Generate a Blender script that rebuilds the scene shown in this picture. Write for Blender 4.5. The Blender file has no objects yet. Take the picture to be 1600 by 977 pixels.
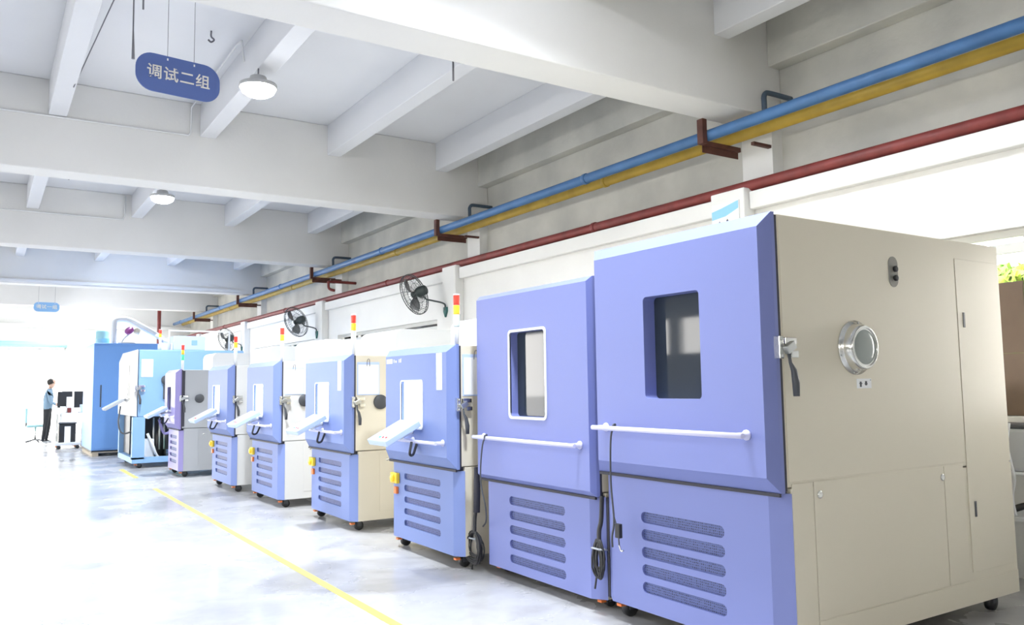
import bpy, bmesh, math, random
from mathutils import Vector, Matrix
random.seed(7)
PI = math.pi
S = bpy.context.scene
COL = S.collection

# ------------------------------------------------------------------ camera
FPX = 1275.68
cam_d = bpy.data.cameras.new('camera'); cam = bpy.data.objects.new('camera', cam_d); COL.objects.link(cam)
cam_d.sensor_fit = 'HORIZONTAL'; cam_d.sensor_width = 36.0; cam_d.lens = 36.0 * FPX / 1600
cam_d.clip_start = 0.05; cam_d.clip_end = 400
yaw, pit, rol = math.radians(32.885), math.radians(5.038), math.radians(-0.793)
fw = Vector((math.sin(yaw)*math.cos(pit), math.cos(yaw)*math.cos(pit), math.sin(pit)))
r0 = Vector((math.cos(yaw), -math.sin(yaw), 0)); u0 = r0.cross(fw)
rt = r0*math.cos(rol) + u0*math.sin(rol); up = -r0*math.sin(rol) + u0*math.cos(rol)
cam.matrix_world = Matrix(((rt.x, up.x, -fw.x, 0), (rt.y, up.y, -fw.y, 0), (rt.z, up.z, -fw.z, 1.4), (0, 0, 0, 1)))
S.camera = cam

# ------------------------------------------------------------------ world, exposure
world = bpy.data.worlds.new('overcast_sky'); S.world = world; world.use_nodes = True
bg = world.node_tree.nodes['Background']
bg.inputs[0].default_value = (1.0, 0.97, 0.92, 1); bg.inputs[1].default_value = 11.0
S.view_settings.view_transform = 'Standard'
try: S.view_settings.look = 'None'
except Exception: pass
S.view_settings.gamma = 1.0; S.view_settings.use_curve_mapping = False
S.view_settings.exposure = 0.15
LAMP = 60.0         # radiance of the ceiling lamp diffusers
LAMP_W = 155.0      # downward light of each lamp

# ------------------------------------------------------------------ materials
def mat(name, col, rough=0.5, metal=0.0, bump=0.0, bscale=200.0, var=0.0, vscale=3.0, emit=None, es=0.0, spec=0.5, col2=None, coat=0.0):
    m = bpy.data.materials.new(name); m.use_nodes = True
    nt = m.node_tree; b = nt.nodes['Principled BSDF']
    b.inputs['Base Color'].default_value = (*col, 1); b.inputs['Roughness'].default_value = rough
    b.inputs['Metallic'].default_value = metal; b.inputs['Specular IOR Level'].default_value = spec
    if coat: b.inputs['Coat Weight'].default_value = coat
    tc = nt.nodes.new('ShaderNodeTexCoord')
    if var or col2:
        n = nt.nodes.new('ShaderNodeTexNoise'); n.inputs['Scale'].default_value = vscale; n.inputs['Detail'].default_value = 6
        nt.links.new(tc.outputs['Object'], n.inputs['Vector'])
        r = nt.nodes.new('ShaderNodeValToRGB'); r.color_ramp.elements[0].position = .3; r.color_ramp.elements[1].position = .7
        c2 = col2 if col2 else tuple(c*(1-var) for c in col)
        r.color_ramp.elements[0].color = (*c2, 1); r.color_ramp.elements[1].color = (*col, 1)
        nt.links.new(n.outputs['Fac'], r.inputs['Fac']); nt.links.new(r.outputs['Color'], b.inputs['Base Color'])
    if bump:
        n2 = nt.nodes.new('ShaderNodeTexNoise'); n2.inputs['Scale'].default_value = bscale; n2.inputs['Detail'].default_value = 3
        nt.links.new(tc.outputs['Object'], n2.inputs['Vector'])
        bp = nt.nodes.new('ShaderNodeBump'); bp.inputs['Strength'].default_value = bump; bp.inputs['Distance'].default_value = 0.01
        nt.links.new(n2.outputs['Fac'], bp.inputs['Height']); nt.links.new(bp.outputs['Normal'], b.inputs['Normal'])
    if emit:
        b.inputs['Emission Color'].default_value = (*emit, 1); b.inputs['Emission Strength'].default_value = es
    return m
M = {}
M['blue'] = mat('periwinkle_paint', (.20, .235, .52), .42, bump=.05, bscale=260, spec=.4)
M['blue2'] = mat('pale_periwinkle_paint', (.195, .26, .53), .5, bump=.05, bscale=260, spec=.3)
M['purple'] = mat('violet_paint', (.26, .23, .50), .35)
M['sky'] = mat('light_blue_paint', (.24, .42, .68), .5, bump=.04)
M['sky2'] = mat('mid_blue_paint', (.17, .36, .74), .5, bump=.04)
M['cream'] = mat('cream_powder_coat', (.73, .675, .545), .45, bump=.06, bscale=320)
M['white_body'] = mat('offwhite_powder_coat', (.68, .68, .67), .45, bump=.05, bscale=320)
M['grey_body'] = mat('grey_powder_coat', (.42, .44, .47), .5)
M['white'] = mat('white_enamel', (.74, .76, .78), .45)
M['rail'] = mat('lilac_white_enamel', (.68, .68, .92), .3)
M['panelw'] = mat('pale_blue_plastic', (.50, .62, .86), .35)
M['paper'] = mat('paper', (.86, .87, .87), .7)
M['paper_blue'] = mat('light_blue_print', (.30, .62, .95), .6)
M['black'] = mat('black_rubber', (.02, .02, .022), .5)
M['dark'] = mat('dark_grey_plastic', (.06, .065, .075), .45)
M['seal'] = mat('door_seal', (.035, .035, .05), .6)
M['chrome'] = mat('chrome', (.75, .75, .72), .16, metal=1.0)
M['gland'] = mat('grey_gland_plate', (.24, .23, .20), .5)
M['steel'] = mat('brushed_steel', (.55, .56, .54), .32, metal=1.0)
M['glassdark'] = mat('dark_window_glass', (.03, .04, .055), .04, spec=.4)
M['portglass'] = mat('port_glass', (.30, .33, .31), .15, spec=.7)
M['litpane'] = mat('lit_window_glass', (.8, .9, .95), .1, emit=(.86, .95, 1.0), es=2.2)
M['yellow'] = mat('yellow_plastic', (.90, .62, .05), .4)
M['orange'] = mat('orange_plastic', (.85, .22, .05), .4)
M['red'] = mat('red_lens', (.90, .05, .03), .3, emit=(1, .06, .03), es=.25)
M['amber'] = mat('amber_lens', (.95, .55, .04), .3, emit=(1, .5, .03), es=.25)
M['green'] = mat('green_lens', (.10, .75, .45), .3)
M['palegreen'] = mat('pale_green_lens', (.72, .90, .84), .3)
M['redpipe'] = mat('red_oxide_paint', (.24, .04, .035), .5, var=.35, vscale=6)
M['bluepipe'] = mat('blue_pipe_paint', (.07, .19, .42), .4, var=.25, vscale=4)
M['yellowpipe'] = mat('yellow_pipe_paint', (.60, .40, .055), .45, var=.25, vscale=4)
M['rust'] = mat('rust_primer', (.13, .045, .03), .65, var=.4, vscale=9)
M['darkpipe'] = mat('slate_pipe_paint', (.05, .08, .12), .5)
M['wire'] = mat('steel_wire', (.18, .18, .2), .4, metal=.6)
M['conduit'] = mat('painted_conduit', (.74, .75, .76), .5)
M['plaster'] = mat('white_plaster', (.84, .84, .82), .75, bump=.15, bscale=30, var=.06, vscale=1.2)
M['ceil'] = mat('ceiling_whitewash', (.74, .75, .78), .8, bump=.12, bscale=25, var=.05, vscale=.8)
M['beam'] = mat('beam_whitewash', (.77, .765, .75), .8, bump=.12, bscale=25, var=.06, vscale=.9)
M['oldplaster'] = mat('stained_plaster', (.66, .65, .60), .8, bump=.3, bscale=18, col2=(.50, .50, .47), vscale=1.5)
M['sign'] = mat('sign_blue', (.10, .16, .42), .35)
M['sign2'] = mat('sign_light_blue', (.25, .48, .80), .35)
M['signtext'] = mat('sign_lettering', (.85, .82, .76), .4)
M['skin'] = mat('skin', (.62, .40, .30), .5)
M['hair'] = mat('black_hair', (.02, .018, .016), .6)
M['shirt'] = mat('blue_grey_shirt', (.20, .30, .40), .8)
M['trousers'] = mat('black_trousers', (.02, .022, .026), .8)
M['shoe'] = mat('pale_shoe', (.6, .62, .65), .6)
M['card'] = mat('brown_cardboard', (.20, .14, .10), .8, var=.25, vscale=2)
M['wood'] = mat('pallet_wood', (.55, .48, .38), .8, var=.3, vscale=5)
M['fanmetal'] = mat('fan_wire', (.10, .11, .11), .4, metal=.5)
M['fandark'] = mat('fan_motor_paint', (.04, .055, .055), .4)
M['fanblade'] = mat('fan_blade', (.30, .31, .32), .4, metal=.3)
M['fangreen'] = mat('fan_bracket_green', (.03, .14, .13), .45)
M['teal'] = mat('teal_plastic', (.35, .62, .66), .5)
M['leaf'] = mat('leaf_green', (.10, .34, .06), .6, col2=(.35, .40, .03), vscale=4)
M['alu'] = mat('window_aluminium', (.70, .71, .68), .45)
M['asphalt'] = mat('pale_concrete_yard', (.55, .55, .54), .9, var=.15, vscale=.6)
M['lampbody'] = mat('lamp_housing', (.5, .5, .5), .4)
M['lamp'] = mat('lamp_diffuser', (.9, .9, .9), .4, emit=(.90, .94, 1.0), es=LAMP)
M['clear'] = mat('translucent_film', (.75, .78, .76), .25)
M['tape'] = mat('floor_tape_yellow', (.80, .68, .14), .5, var=.15, vscale=8)
M['purplefilm'] = mat('purple_plastic', (.30, .05, .25), .4)

def glass_mat():
    m = bpy.data.materials.new('window_glass'); m.use_nodes = True; nt = m.node_tree; nt.nodes.clear()
    o = nt.nodes.new('ShaderNodeOutputMaterial'); mx = nt.nodes.new('ShaderNodeMixShader')
    t = nt.nodes.new('ShaderNodeBsdfTransparent'); g = nt.nodes.new('ShaderNodeBsdfGlossy'); g.inputs['Roughness'].default_value = .02
    fr = nt.nodes.new('ShaderNodeFresnel'); fr.inputs['IOR'].default_value = 1.45
    nt.links.new(fr.outputs[0], mx.inputs[0]); nt.links.new(t.outputs[0], mx.inputs[1]); nt.links.new(g.outputs[0], mx.inputs[2])
    nt.links.new(mx.outputs[0], o.inputs[0]); return m
M['glass'] = glass_mat()

def floor_mat():
    m = bpy.data.materials.new('worn_painted_concrete'); m.use_nodes = True; nt = m.node_tree; b = nt.nodes['Principled BSDF']
    tc = nt.nodes.new('ShaderNodeTexCoord')
    def noise(sc, det, dist=0):
        n = nt.nodes.new('ShaderNodeTexNoise'); n.inputs['Scale'].default_value = sc; n.inputs['Detail'].default_value = det
        n.inputs['Distortion'].default_value = dist; nt.links.new(tc.outputs['Object'], n.inputs['Vector']); return n
    def ramp(src, p0, c0, p1, c1):
        r = nt.nodes.new('ShaderNodeValToRGB'); e = r.color_ramp.elements
        e[0].position = p0; e[0].color = (*c0, 1); e[1].position = p1; e[1].color = (*c1, 1)
        nt.links.new(src.outputs['Fac'], r.inputs['Fac']); return r
    base = ramp(noise(.7, 8, .6), .35, (.43, .43, .435), .65, (.54, .535, .53))
    wear = ramp(noise(.55, 10, 1.2), .56, (0, 0, 0), .66, (1, 1, 1))
    fine = ramp(noise(6, 8, .4), .3, (.82, .82, .83), .7, (1, 1, 1))
    mx = nt.nodes.new('ShaderNodeMixRGB'); mx.blend_type = 'MIX'; mx.inputs['Color2'].default_value = (.34, .335, .33, 1)
    nt.links.new(wear.outputs['Color'], mx.inputs['Fac']); nt.links.new(base.outputs['Color'], mx.inputs['Color1'])
    mu = nt.nodes.new('ShaderNodeMixRGB'); mu.blend_type = 'MULTIPLY'; mu.inputs['Fac'].default_value = .6
    nt.links.new(mx.outputs['Color'], mu.inputs['Color1']); nt.links.new(fine.outputs['Color'], mu.inputs['Color2'])
    nt.links.new(mu.outputs['Color'], b.inputs['Base Color'])
    rr = ramp(noise(1.2, 6, .5), .35, (.16, .16, .16), .7, (.38, .38, .38)); nt.links.new(rr.outputs['Color'], b.inputs['Roughness'])
    bp = nt.nodes.new('ShaderNodeBump'); bp.inputs['Strength'].default_value = .06; nt.links.new(noise(3, 6).outputs['Fac'], bp.inputs['Height'])
    nt.links.new(bp.outputs['Normal'], b.inputs['Normal']); return m
M['floor'] = floor_mat()

def mesh_mat(name, c0, c1):
    m = bpy.data.materials.new(name); m.use_nodes = True; nt = m.node_tree; b = nt.nodes['Principled BSDF']
    tc = nt.nodes.new('ShaderNodeTexCoord'); ck = nt.nodes.new('ShaderNodeTexVoronoi'); ck.inputs['Scale'].default_value = 75
    ck.inputs['Randomness'].default_value = .15
    nt.links.new(tc.outputs['Object'], ck.inputs['Vector'])
    r = nt.nodes.new('ShaderNodeValToRGB'); e = r.color_ramp.elements
    e[0].position = .28; e[0].color = (*c0, 1); e[1].position = .45; e[1].color = (*c1, 1)
    nt.links.new(ck.outputs['Distance'], r.inputs['Fac']); nt.links.new(r.outputs['Color'], b.inputs['Base Color'])
    b.inputs['Roughness'].default_value = .5; return m
M['screen'] = mesh_mat('perforated_blue_sheet', (.012, .015, .04), (.10, .13, .32))

# ------------------------------------------------------------------ mesh helpers
def add_box(bm, x0, x1, y0, y1, z0, z1, mtx=None):
    vs = [bm.verts.new(p) for p in ((x0,y0,z0),(x1,y0,z0),(x1,y1,z0),(x0,y1,z0),(x0,y0,z1),(x1,y0,z1),(x1,y1,z1),(x0,y1,z1))]
    if mtx:
        for v in vs: v.co = mtx @ v.co
    for f in ((0,3,2,1),(4,5,6,7),(0,1,5,4),(1,2,6,5),(2,3,7,6),(3,0,4,7)): bm.faces.new([vs[i] for i in f])
def add_tube(bm, pts, r, n=8, cap=True, rads=None):
    pts = [Vector(p) for p in pts]; rings = []
    prev = None
    for i, p in enumerate(pts):
        if i == 0: t = pts[1]-p
        elif i == len(pts)-1: t = p-pts[i-1]
        else: t = (pts[i+1]-p).normalized() + (p-pts[i-1]).normalized()
        if t.length < 1e-9: t = Vector((0,0,1))
        t.normalize()
        if prev is None:
            a = Vector((0,0,1)) if abs(t.z) < .9 else Vector((1,0,0))
            nrm = t.cross(a).normalized()
        else:
            nrm = prev - t*prev.dot(t)
            nrm = nrm.normalized() if nrm.length > 1e-6 else t.orthogonal().normalized()
        prev = nrm; bn = t.cross(nrm)
        rr = rads[i] if rads else r
        rings.append([bm.verts.new(p + (nrm*math.cos(2*PI*k/n) + bn*math.sin(2*PI*k/n))*rr) for k in range(n)])
    for a, b in zip(rings, rings[1:]):
        for k in range(n):
            f = bm.faces.new((a[k], a[(k+1)%n], b[(k+1)%n], b[k])); f.smooth = True
    if cap:
        bm.faces.new(rings[0][::-1]); bm.faces.new(rings[-1])
def add_lathe(bm, prof, n=24, mtx=None, smooth=True):
    """profile of (radius, height) about local Z"""
    rings = []
    for (r, h) in prof:
        if r < 1e-6:
            v = bm.verts.new((0,0,h)); rings.append([v])
        else: rings.append([bm.verts.new((r*math.cos(2*PI*k/n), r*math.sin(2*PI*k/n), h)) for k in range(n)])
    if mtx:
        for rg in rings:
            for v in rg: v.co = mtx @ v.co
    for a, b in zip(rings, rings[1:]):
        for k in range(n):
            if len(a) == 1 and len(b) == 1: continue
            if len(a) == 1: f = bm.faces.new((a[0], b[(k+1)%n], b[k]))
            elif len(b) == 1: f = bm.faces.new((a[k], a[(k+1)%n], b[0]))
            else: f = bm.faces.new((a[k], a[(k+1)%n], b[(k+1)%n], b[k]))
            f.smooth = smooth
    if len(rings[0]) > 1: bm.faces.new(rings[0][::-1])
    if len(rings[-1]) > 1: bm.faces.new(rings[-1])
def rrect(y0, y1, z0, z1, r, n=5):
    pts = []
    for cy, cz, a0 in ((y1-r, z1-r, 0), (y0+r, z1-r, 90), (y0+r, z0+r, 180), (y1-r, z0+r, 270)):
        for k in range(n+1):
            a = math.radians(a0 + 90*k/n); pts.append((cy + r*math.cos(a), cz + r*math.sin(a)))
    return pts
def add_prism(bm, poly, a, b, axis='x', mtx=None):
    """extrude a 2-D polygon from a to b along axis; poly coords are the other two axes in order"""
    def P(u, v, w): return {'x': (w,u,v), 'y': (u,w,v), 'z': (u,v,w)}[axis]
    va = [bm.verts.new(P(u,v,a)) for u, v in poly]; vb = [bm.verts.new(P(u,v,b)) for u, v in poly]
    if mtx:
        for v in va+vb: v.co = mtx @ v.co
    n = len(poly)
    bm.faces.new(va[::-1]); bm.faces.new(vb)
    for k in range(n): bm.faces.new((va[k], va[(k+1)%n], vb[(k+1)%n], vb[k]))
def plate_with_holes(bm, outer, holes, x, depth):
    """flat plate at local X=x facing -X, holes (lists of (y,z)) with reveals running back by depth. returns outer verts"""
    edges = []
    def loop(pts):
        vs = [bm.verts.new((x, y, z)) for y, z in pts]
        es = [bm.edges.new((vs[i], vs[(i+1) % len(vs)])) for i in range(len(vs))]
        edges.extend(es); return vs
    ov = loop(outer); hv = [loop(h) for h in holes]
    bmesh.ops.triangle_fill(bm, use_beauty=True, use_dissolve=False, edges=edges)
    for vs in hv:
        b = [bm.verts.new((x+depth, v.co.y, v.co.z)) for v in vs]
        for k in range(len(vs)): bm.faces.new((vs[k], vs[(k+1)%len(vs)], b[(k+1)%len(vs)], b[k]))
    return ov
def obj(name, bm, m, parent=None, bevel=0.0, seg=2, loc=None):
    me = bpy.data.meshes.new(name)
    bmesh.ops.recalc_face_normals(bm, faces=bm.faces[:])
    bm.to_mesh(me); bm.free()
    o = bpy.data.objects.new(name, me); COL.objects.link(o)
    me.materials.append(M[m] if isinstance(m, str) else m)
    if parent is not None: o.parent = parent
    if loc: o.location = loc
    if bevel:
        md = o.modifiers.new('bevel', 'BEVEL'); md.width = bevel; md.segments = seg; md.limit_method = 'ANGLE'; md.angle_limit = math.radians(40)
    return o
def tag(o, label, cat, group=None):
    o['label'] = label; o['category'] = cat
    if group: o['group'] = group
    return o
def thing(name, label, cat, loc=(0,0,0), rz=0, group=None):
    o = bpy.data.objects.new(name, None); COL.objects.link(o); o.location = loc; o.rotation_euler = (0,0,rz)
    return tag(o, label, cat, group)
def box(name, m, parent, x0, x1, y0, y1, z0, z1, bevel=0.0, seg=2, mtx=None):
    bm = bmesh.new(); add_box(bm, x0, x1, y0, y1, z0, z1, mtx); return obj(name, bm, m, parent, bevel, seg)
def tube(name, m, parent, pts, r, n=8, rads=None):
    bm = bmesh.new(); add_tube(bm, pts, r, n, rads=rads); return obj(name, bm, m, parent)
def struct(o): o['kind'] = 'structure'; return o
def smooth_path(pts, k=6):
    """Catmull-Rom through points"""
    P = [Vector(p) for p in pts]; P = [P[0]*2-P[1]] + P + [P[-1]*2-P[-2]]; out = []
    for i in range(1, len(P)-2):
        for j in range(k):
            t = j/k; a, b, c, d = P[i-1:i+3]
            out.append(.5*((2*b) + (c-a)*t + (2*a-5*b+4*c-d)*t*t + (3*b-a-3*c+d)*t**3))
    out.append(P[-2]); return out
def align(n, origin=(0,0,0), roll=0):
    n = Vector(n).normalized(); q = Vector((0,0,1)).rotation_difference(n)
    return Matrix.Translation(Vector(origin)) @ q.to_matrix().to_4x4() @ Matrix.Rotation(roll, 4, 'Z')
def text_obj(name, body, size, m, parent, mtx, depth=.003, bold=0.0):
    cu = bpy.data.curves.new(name, 'FONT'); cu.body = body; cu.size = size; cu.extrude = depth; cu.offset = bold
    cu.space_character = 1.1; cu.align_x = 'CENTER'; cu.align_y = 'CENTER'
    t = bpy.data.objects.new(name+'_tmp', cu); COL.objects.link(t)
    dg = bpy.context.evaluated_depsgraph_get()
    me = bpy.data.meshes.new_from_object(t.evaluated_get(dg)); bpy.data.objects.remove(t)
    me.name = name
    o = bpy.data.objects.new(name, me); COL.objects.link(o); me.materials.clear(); me.materials.append(M[m])
    me.transform(mtx)
    if parent is not None: o.parent = parent
    return o

# ------------------------------------------------------------------ the hall
BEAMS = [-6.1, -0.25, 5.61, 11.28, 17.15, 23.3, 29.0]      # far edge of every cross beam (Y)
BW = .41; ZB, ZJ, ZS = 4.0, 4.66, 5.09
XL, XR, Y0, Y1 = -10.0, 6.6, -9.0, 33.0
bm = bmesh.new(); add_box(bm, XL-.2, XR+.2, Y0-.2, Y1+.3, -.2, 0); struct(obj('floor', bm, 'floor'))
ceil = struct(box('ceiling', 'ceil', None, XL-.2, XR+.2, Y0-.2, Y1+.3, ZS, ZS+.2))
for y in BEAMS: box('beam', 'beam', ceil, XL, XR, y-BW, y, ZB, ZS, .012)
edges = [Y0] + BEAMS + [Y1+.41]
for a, b in zip(edges, edges[1:]):
    for k in range(-6, 4):
        x = .53 + 1.715*k
        if x < XL: continue
        box('joist', 'ceil', ceil, x, x+.195, a, b-BW, ZJ, ZS, .008)
struct(box('outside_ground', 'asphalt', None, -60, 60, -60, 90, -.42, -.22))

# right wall: thick lower wall with windows, recessed upper wall, pilasters and lintel bands
wall = struct(box('wall_right', 'oldplaster', None, XR, XR+.2, Y0, Y1, 3.2, ZS))
WX = 6.15; WZ0, WZ1 = 1.12, 2.47
bays = [(-6.1, -.66), (-.25, 5.2), (5.61, 10.87), (11.28, 16.74), (17.15, 22.89), (23.3, 28.59), (29.0, 33.0)]
wins = [(1.903, 4.733), (6.1, 10.4), (11.75, 16.2), (17.6, 22.4), (23.8, 28.1), (29.4, 32.4)]
for a, b in zip([Y0]+BEAMS, [v-BW for v in BEAMS]+[Y1]): box('edge_beam', 'oldplaster', wall, 6.42, XR, a, b, 4.5, ZS, .01)
box('wall_lower', 'plaster', wall, WX, XR+.2, Y0, Y1, 0, WZ0)
box('wall_lower', 'plaster', wall, WX, XR+.2, Y0, Y1, WZ1, 3.2)
pe = Y0
for a, b in wins:
    box('wall_pier', 'plaster', wall, WX, XR+.2, pe, a, WZ0, WZ1); pe = b
box('wall_pier', 'plaster', wall, WX, XR+.2, pe, Y1, WZ0, WZ1)
for y in BEAMS:
    box('pilaster', 'plaster', wall, 6.0, WX, y-BW, y+.01, 0, 3.24, .01)
    box('column', 'plaster', wall, 6.45, XR, y-BW+.01, y-.02, 3.2, 4.0)
for a, b in bays:
    box('lintel_band', 'plaster', wall, 6.06, WX, a+.012, b-.012, 3.03, 3.2, .01)
for i, (a, b) in enumerate(wins):
    w = struct(thing('window_%d' % (i+1), 'aluminium window', 'window'))
    del w['label'], w['category']
    x0, x1 = 6.24, 6.30
    n = 3 if i == 0 else 5; st = (b-a)/n
    fbm = bmesh.new()
    add_box(fbm, x0, x1, a, b, WZ0, WZ0+.06); add_box(fbm, x0, x1, a, b, WZ1-.05, WZ1)
    add_box(fbm, x0, x1, a, a+.05, WZ0+.06, WZ1-.05); add_box(fbm, x0, x1, b-.05, b, WZ0+.06, WZ1-.05)
    obj('window_frame', fbm, 'alu', w)
    box('transom', 'alu', w, x0, x1, a+.05, b-.05, 2.305, 2.375)
    for k in range(1, n):
        box('mullion', 'alu', w, x0+.003, x1-.003, a+k*st-.035, a+k*st+.035, WZ0+.06, 2.305)
    for k in (2, 4) if i else (1,):
        box('mullion', 'alu', w, x0+.003, x1-.003, a+k*st-.03, a+k*st+.03, 2.375, WZ1-.05)
    for k in range(n):
        box('pane', 'glass', w, x0+.028, x0+.034, a+k*st+.035, a+(k+1)*st-.035, WZ0+.06, 2.305)
    box('pane', 'glass', w, x0+.028, x0+.034, a+.05, b-.05, 2.375, WZ1-.05)
    box('window_sill', 'plaster', w, 6.11, 6.235, a-.04, b+.04, WZ0-.05, WZ0+.005, .006)

# far wall with roller door opening
DX0, DX1, DZ = -5.0, 2.35, 3.0
wf = struct(box('wall_far', 'plaster', None, XL, DX0, Y1, Y1+.25, 0, ZS))
box('wall_segment', 'plaster', wf, DX1, XR, Y1, Y1+.25, 0, ZS)
box('wall_segment', 'plaster', wf, DX0, DX1, Y1, Y1+.25, DZ, ZS)
box('lintel_band', 'plaster', wf, XL, XR, Y1-.12, Y1, 3.62, 3.75, .01)
dr = struct(thing('door_1', 'roller door', 'door')); del dr['label'], dr['category']
tube('roller_shutter_barrel', 'teal', dr, [(DX0+.02, Y1-.13, 3.02), (DX1+.1, Y1-.13, 3.02)], .11, 14)
for x in (DX0-.06, DX1+.0): box('guide_rail', 'alu', dr, x, x+.09, Y1-.08, Y1-.005, 0, 2.9)
box('shutter_bottom_bar', 'white', dr, DX0+.03, DX1-.01, Y1-.11, Y1-.05, 2.80, 2.9, .01)
# unseen left and rear walls, with openings added to let in daylight
wl = struct(box('wall_left', 'plaster', None, XL-.2, XL, Y0, Y1, 3.2, ZS))
box('wall_lower', 'plaster', wl, XL-.2, XL, Y0, 23.3, 0, 2.2)  # left open from here to the far wall, added to brighten that end
for y in BEAMS + [Y1]:
    box('wall_pier', 'plaster', wl, XL-.2, XL, y-BW, y, 2.2, 3.2)
wb = struct(box('wall_rear', 'plaster', None, XL, -6.5, Y0-.2, Y0, 0, ZS))
box('wall_segment', 'plaster', wb, 3.5, XR, Y0-.2, Y0, 0, ZS)
box('wall_segment', 'plaster', wb, -6.5, 3.5, Y0-.2, Y0, 3.4, ZS)
box('wall_segment', 'plaster', wb, -6.5, 3.5, Y0-.2, Y0, 0, 3.0)

# yellow floor line (two stretches, worn through between them)
bm = bmesh.new(); add_box(bm, 2.06, 2.12, 1.0, 12.6, .0005, .003); tag(obj('floor_marking', bm, 'tape'), 'long yellow painted line on the floor beside the row of chambers', 'floor line')
bm = bmesh.new(); add_box(bm, 2.06, 2.13, 14.3, 16.0, .0005, .003); tag(obj('floor_marking', bm, 'tape'), 'short yellow painted dash on the floor by the light blue open-based machine', 'floor line')

# ------------------------------------------------------------------ ceiling lamps
def lamp(x, y, z, label):
    t = thing('ceiling_lamp', label, 'lamp', (x, y, z), 0, 'round ceiling lamps')
    bm = bmesh.new(); add_lathe(bm, [(.05, .13), (.12, .11), (.14, .05), (.275, .03), (.28, -.01), (.26, -.005)], 24); obj('housing', bm, 'lampbody', t)
    bm = bmesh.new(); add_lathe(bm, [(.262, -.008), (.235, -.05), (.17, -.08), (.08, -.095), (0, -.097)], 24); obj('diffuser', bm, 'lamp', t)
    ld = bpy.data.lights.new('lamp_light', 'AREA'); ld.shape = 'DISK'; ld.size = .40; ld.energy = LAMP_W; ld.spread = math.radians(145); ld.color = (.87, .93, 1.0)
    lo = bpy.data.objects.new('lamp_light', ld); COL.objects.link(lo); lo.parent = t; lo.location = (0, 0, -.105)      # the reflector throws the light downwards
    tube('hanger', 'wire', t, [(0,0,.12), (0,0,(ZS if z > 4.7 else ZJ)-z)], .012, 6)
    return t
for x in (2.66, -3.4):  # unseen lamps beyond the two visible ones are added to light the hall
    for y in (3.5, 8.2, 14.0, 20.6, 26.4, 31.2):
        lab = 'unseen round ceiling lamp added over the hall outside the picture'
        if x > 0 and y == 8.2: lab = 'brightest round ceiling lamp, beside the hanging sign of the near bay'
        if x > 0 and y == 14.0: lab = 'smaller glowing round ceiling lamp behind the second cross beam'
        if x > 0 and y > 20: lab = 'unseen round ceiling lamp added behind the farther cross beams'
        px, pz = {8.2: (2.25, 4.46), 14.0: (2.33, 4.50)}.get(y, (x, 4.90)) if x > 0 else (x, 4.90)
        l_ = lamp(px, y, pz, lab)
        if x > 0 and y in (8.2, 14.0): l_.scale = (.68, .68, 1)

# ------------------------------------------------------------------ test chambers
def caster(parent, x, y, zt, r=.045):
    c = obj('caster', (lambda b: (add_box(b, x-.035, x+.035, y-.03, y+.03, zt-.012, zt), add_box(b, x-.012, x+.03, y-.028, y-.022, r*.9, zt-.012),
            add_box(b, x-.012, x+.03, y+.022, y+.028, r*.9, zt-.012)) and b)(bmesh.new()), 'dark', parent)
    b = bmesh.new(); add_lathe(b, [(r*.5, -.02), (r, -.018), (r, .018), (r*.5, .02)], 16, Matrix.Translation((x+.01, y, r)) @ Matrix.Rotation(PI/2, 4, 'X')); obj('wheel', b, 'black', c)
    b = bmesh.new(); add_box(b, x-.075, x-.035, y-.02, y+.02, zt-.035, zt-.02); obj('brake_pedal', b, 'orange', c)
    return c
def door_mesh(W, z0, z1, cx, cy, cz, thick, win, depth, wr=.02, cyf=None, czb=None):
    bm = bmesh.new(); cyf = cyf or cy; czb = czb or cz
    fo = [(cy, z0+czb), (W-cyf, z0+czb), (W-cyf, z1-cz), (cy, z1-cz)]
    oo = [(0, z0), (W, z0), (W, z1), (0, z1)]
    ov = plate_with_holes(bm, fo, [rrect(*win, wr)] if win else [], 0, depth)
    a = [bm.verts.new((cx, y, z)) for y, z in oo]; b = [bm.verts.new((thick, y, z)) for y, z in oo]
    for k in range(4):
        bm.faces.new((ov[k], ov[(k+1)%4], a[(k+1)%4], a[k])); bm.faces.new((a[k], a[(k+1)%4], b[(k+1)%4], b[k]))
    bm.faces.new(b); return bm
def latch(root, x, z, y=0.0, s=1.0):
    """chrome two-piece door latch bridging door edge and side, with a black drop handle"""
    bm = bmesh.new()
    add_box(bm, x-.055*s, x-.025*s, y-.03*s, y+.012, z-.055*s, z+.055*s)
    add_box(bm, x+.0, x+.085*s, y-.022*s, y, z+.015*s, z+.05*s)
    add_box(bm, x+.03*s, x+.085*s, y-.03*s, y, z-.05*s, z-.015*s)
    l = obj('latch', bm, 'chrome', root, .004)
    bm = bmesh.new(); add_box(bm, x-.035*s, x+.03*s, y-.06*s, y-.03*s, z-.02*s, z+.02*s, Matrix.Translation((x,y,z)) @ Matrix.Rotation(-.5, 4, 'Y') @ Matrix.Translation((-x,-y,-z))); obj('latch_cam', bm, 'steel', l, .003)
    for zz in (.04, -.04):
        bm = bmesh.new(); add_lathe(bm, [(.008*s, 0), (.008*s, .008), (0, .01)], 8, align((0,-1,0), (x-.04*s, y-.03*s, z+zz*s))); obj('screw', bm, 'steel', l)
    bm = bmesh.new(); add_tube(bm, [(x-.012, y-.045*s, z-.02), (x-.008, y-.05*s, z-.075*s), (x+.008*s, y-.055*s, z-.11*s), (x+.02*s, y-.055*s, z-.17*s), (x+.02*s, y-.055*s, z-.235*s)], .012, 10,
        rads=[.007*s, .008*s, .014*s, .018*s, .015*s])
    obj('handle', bm, 'dark', root)
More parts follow.
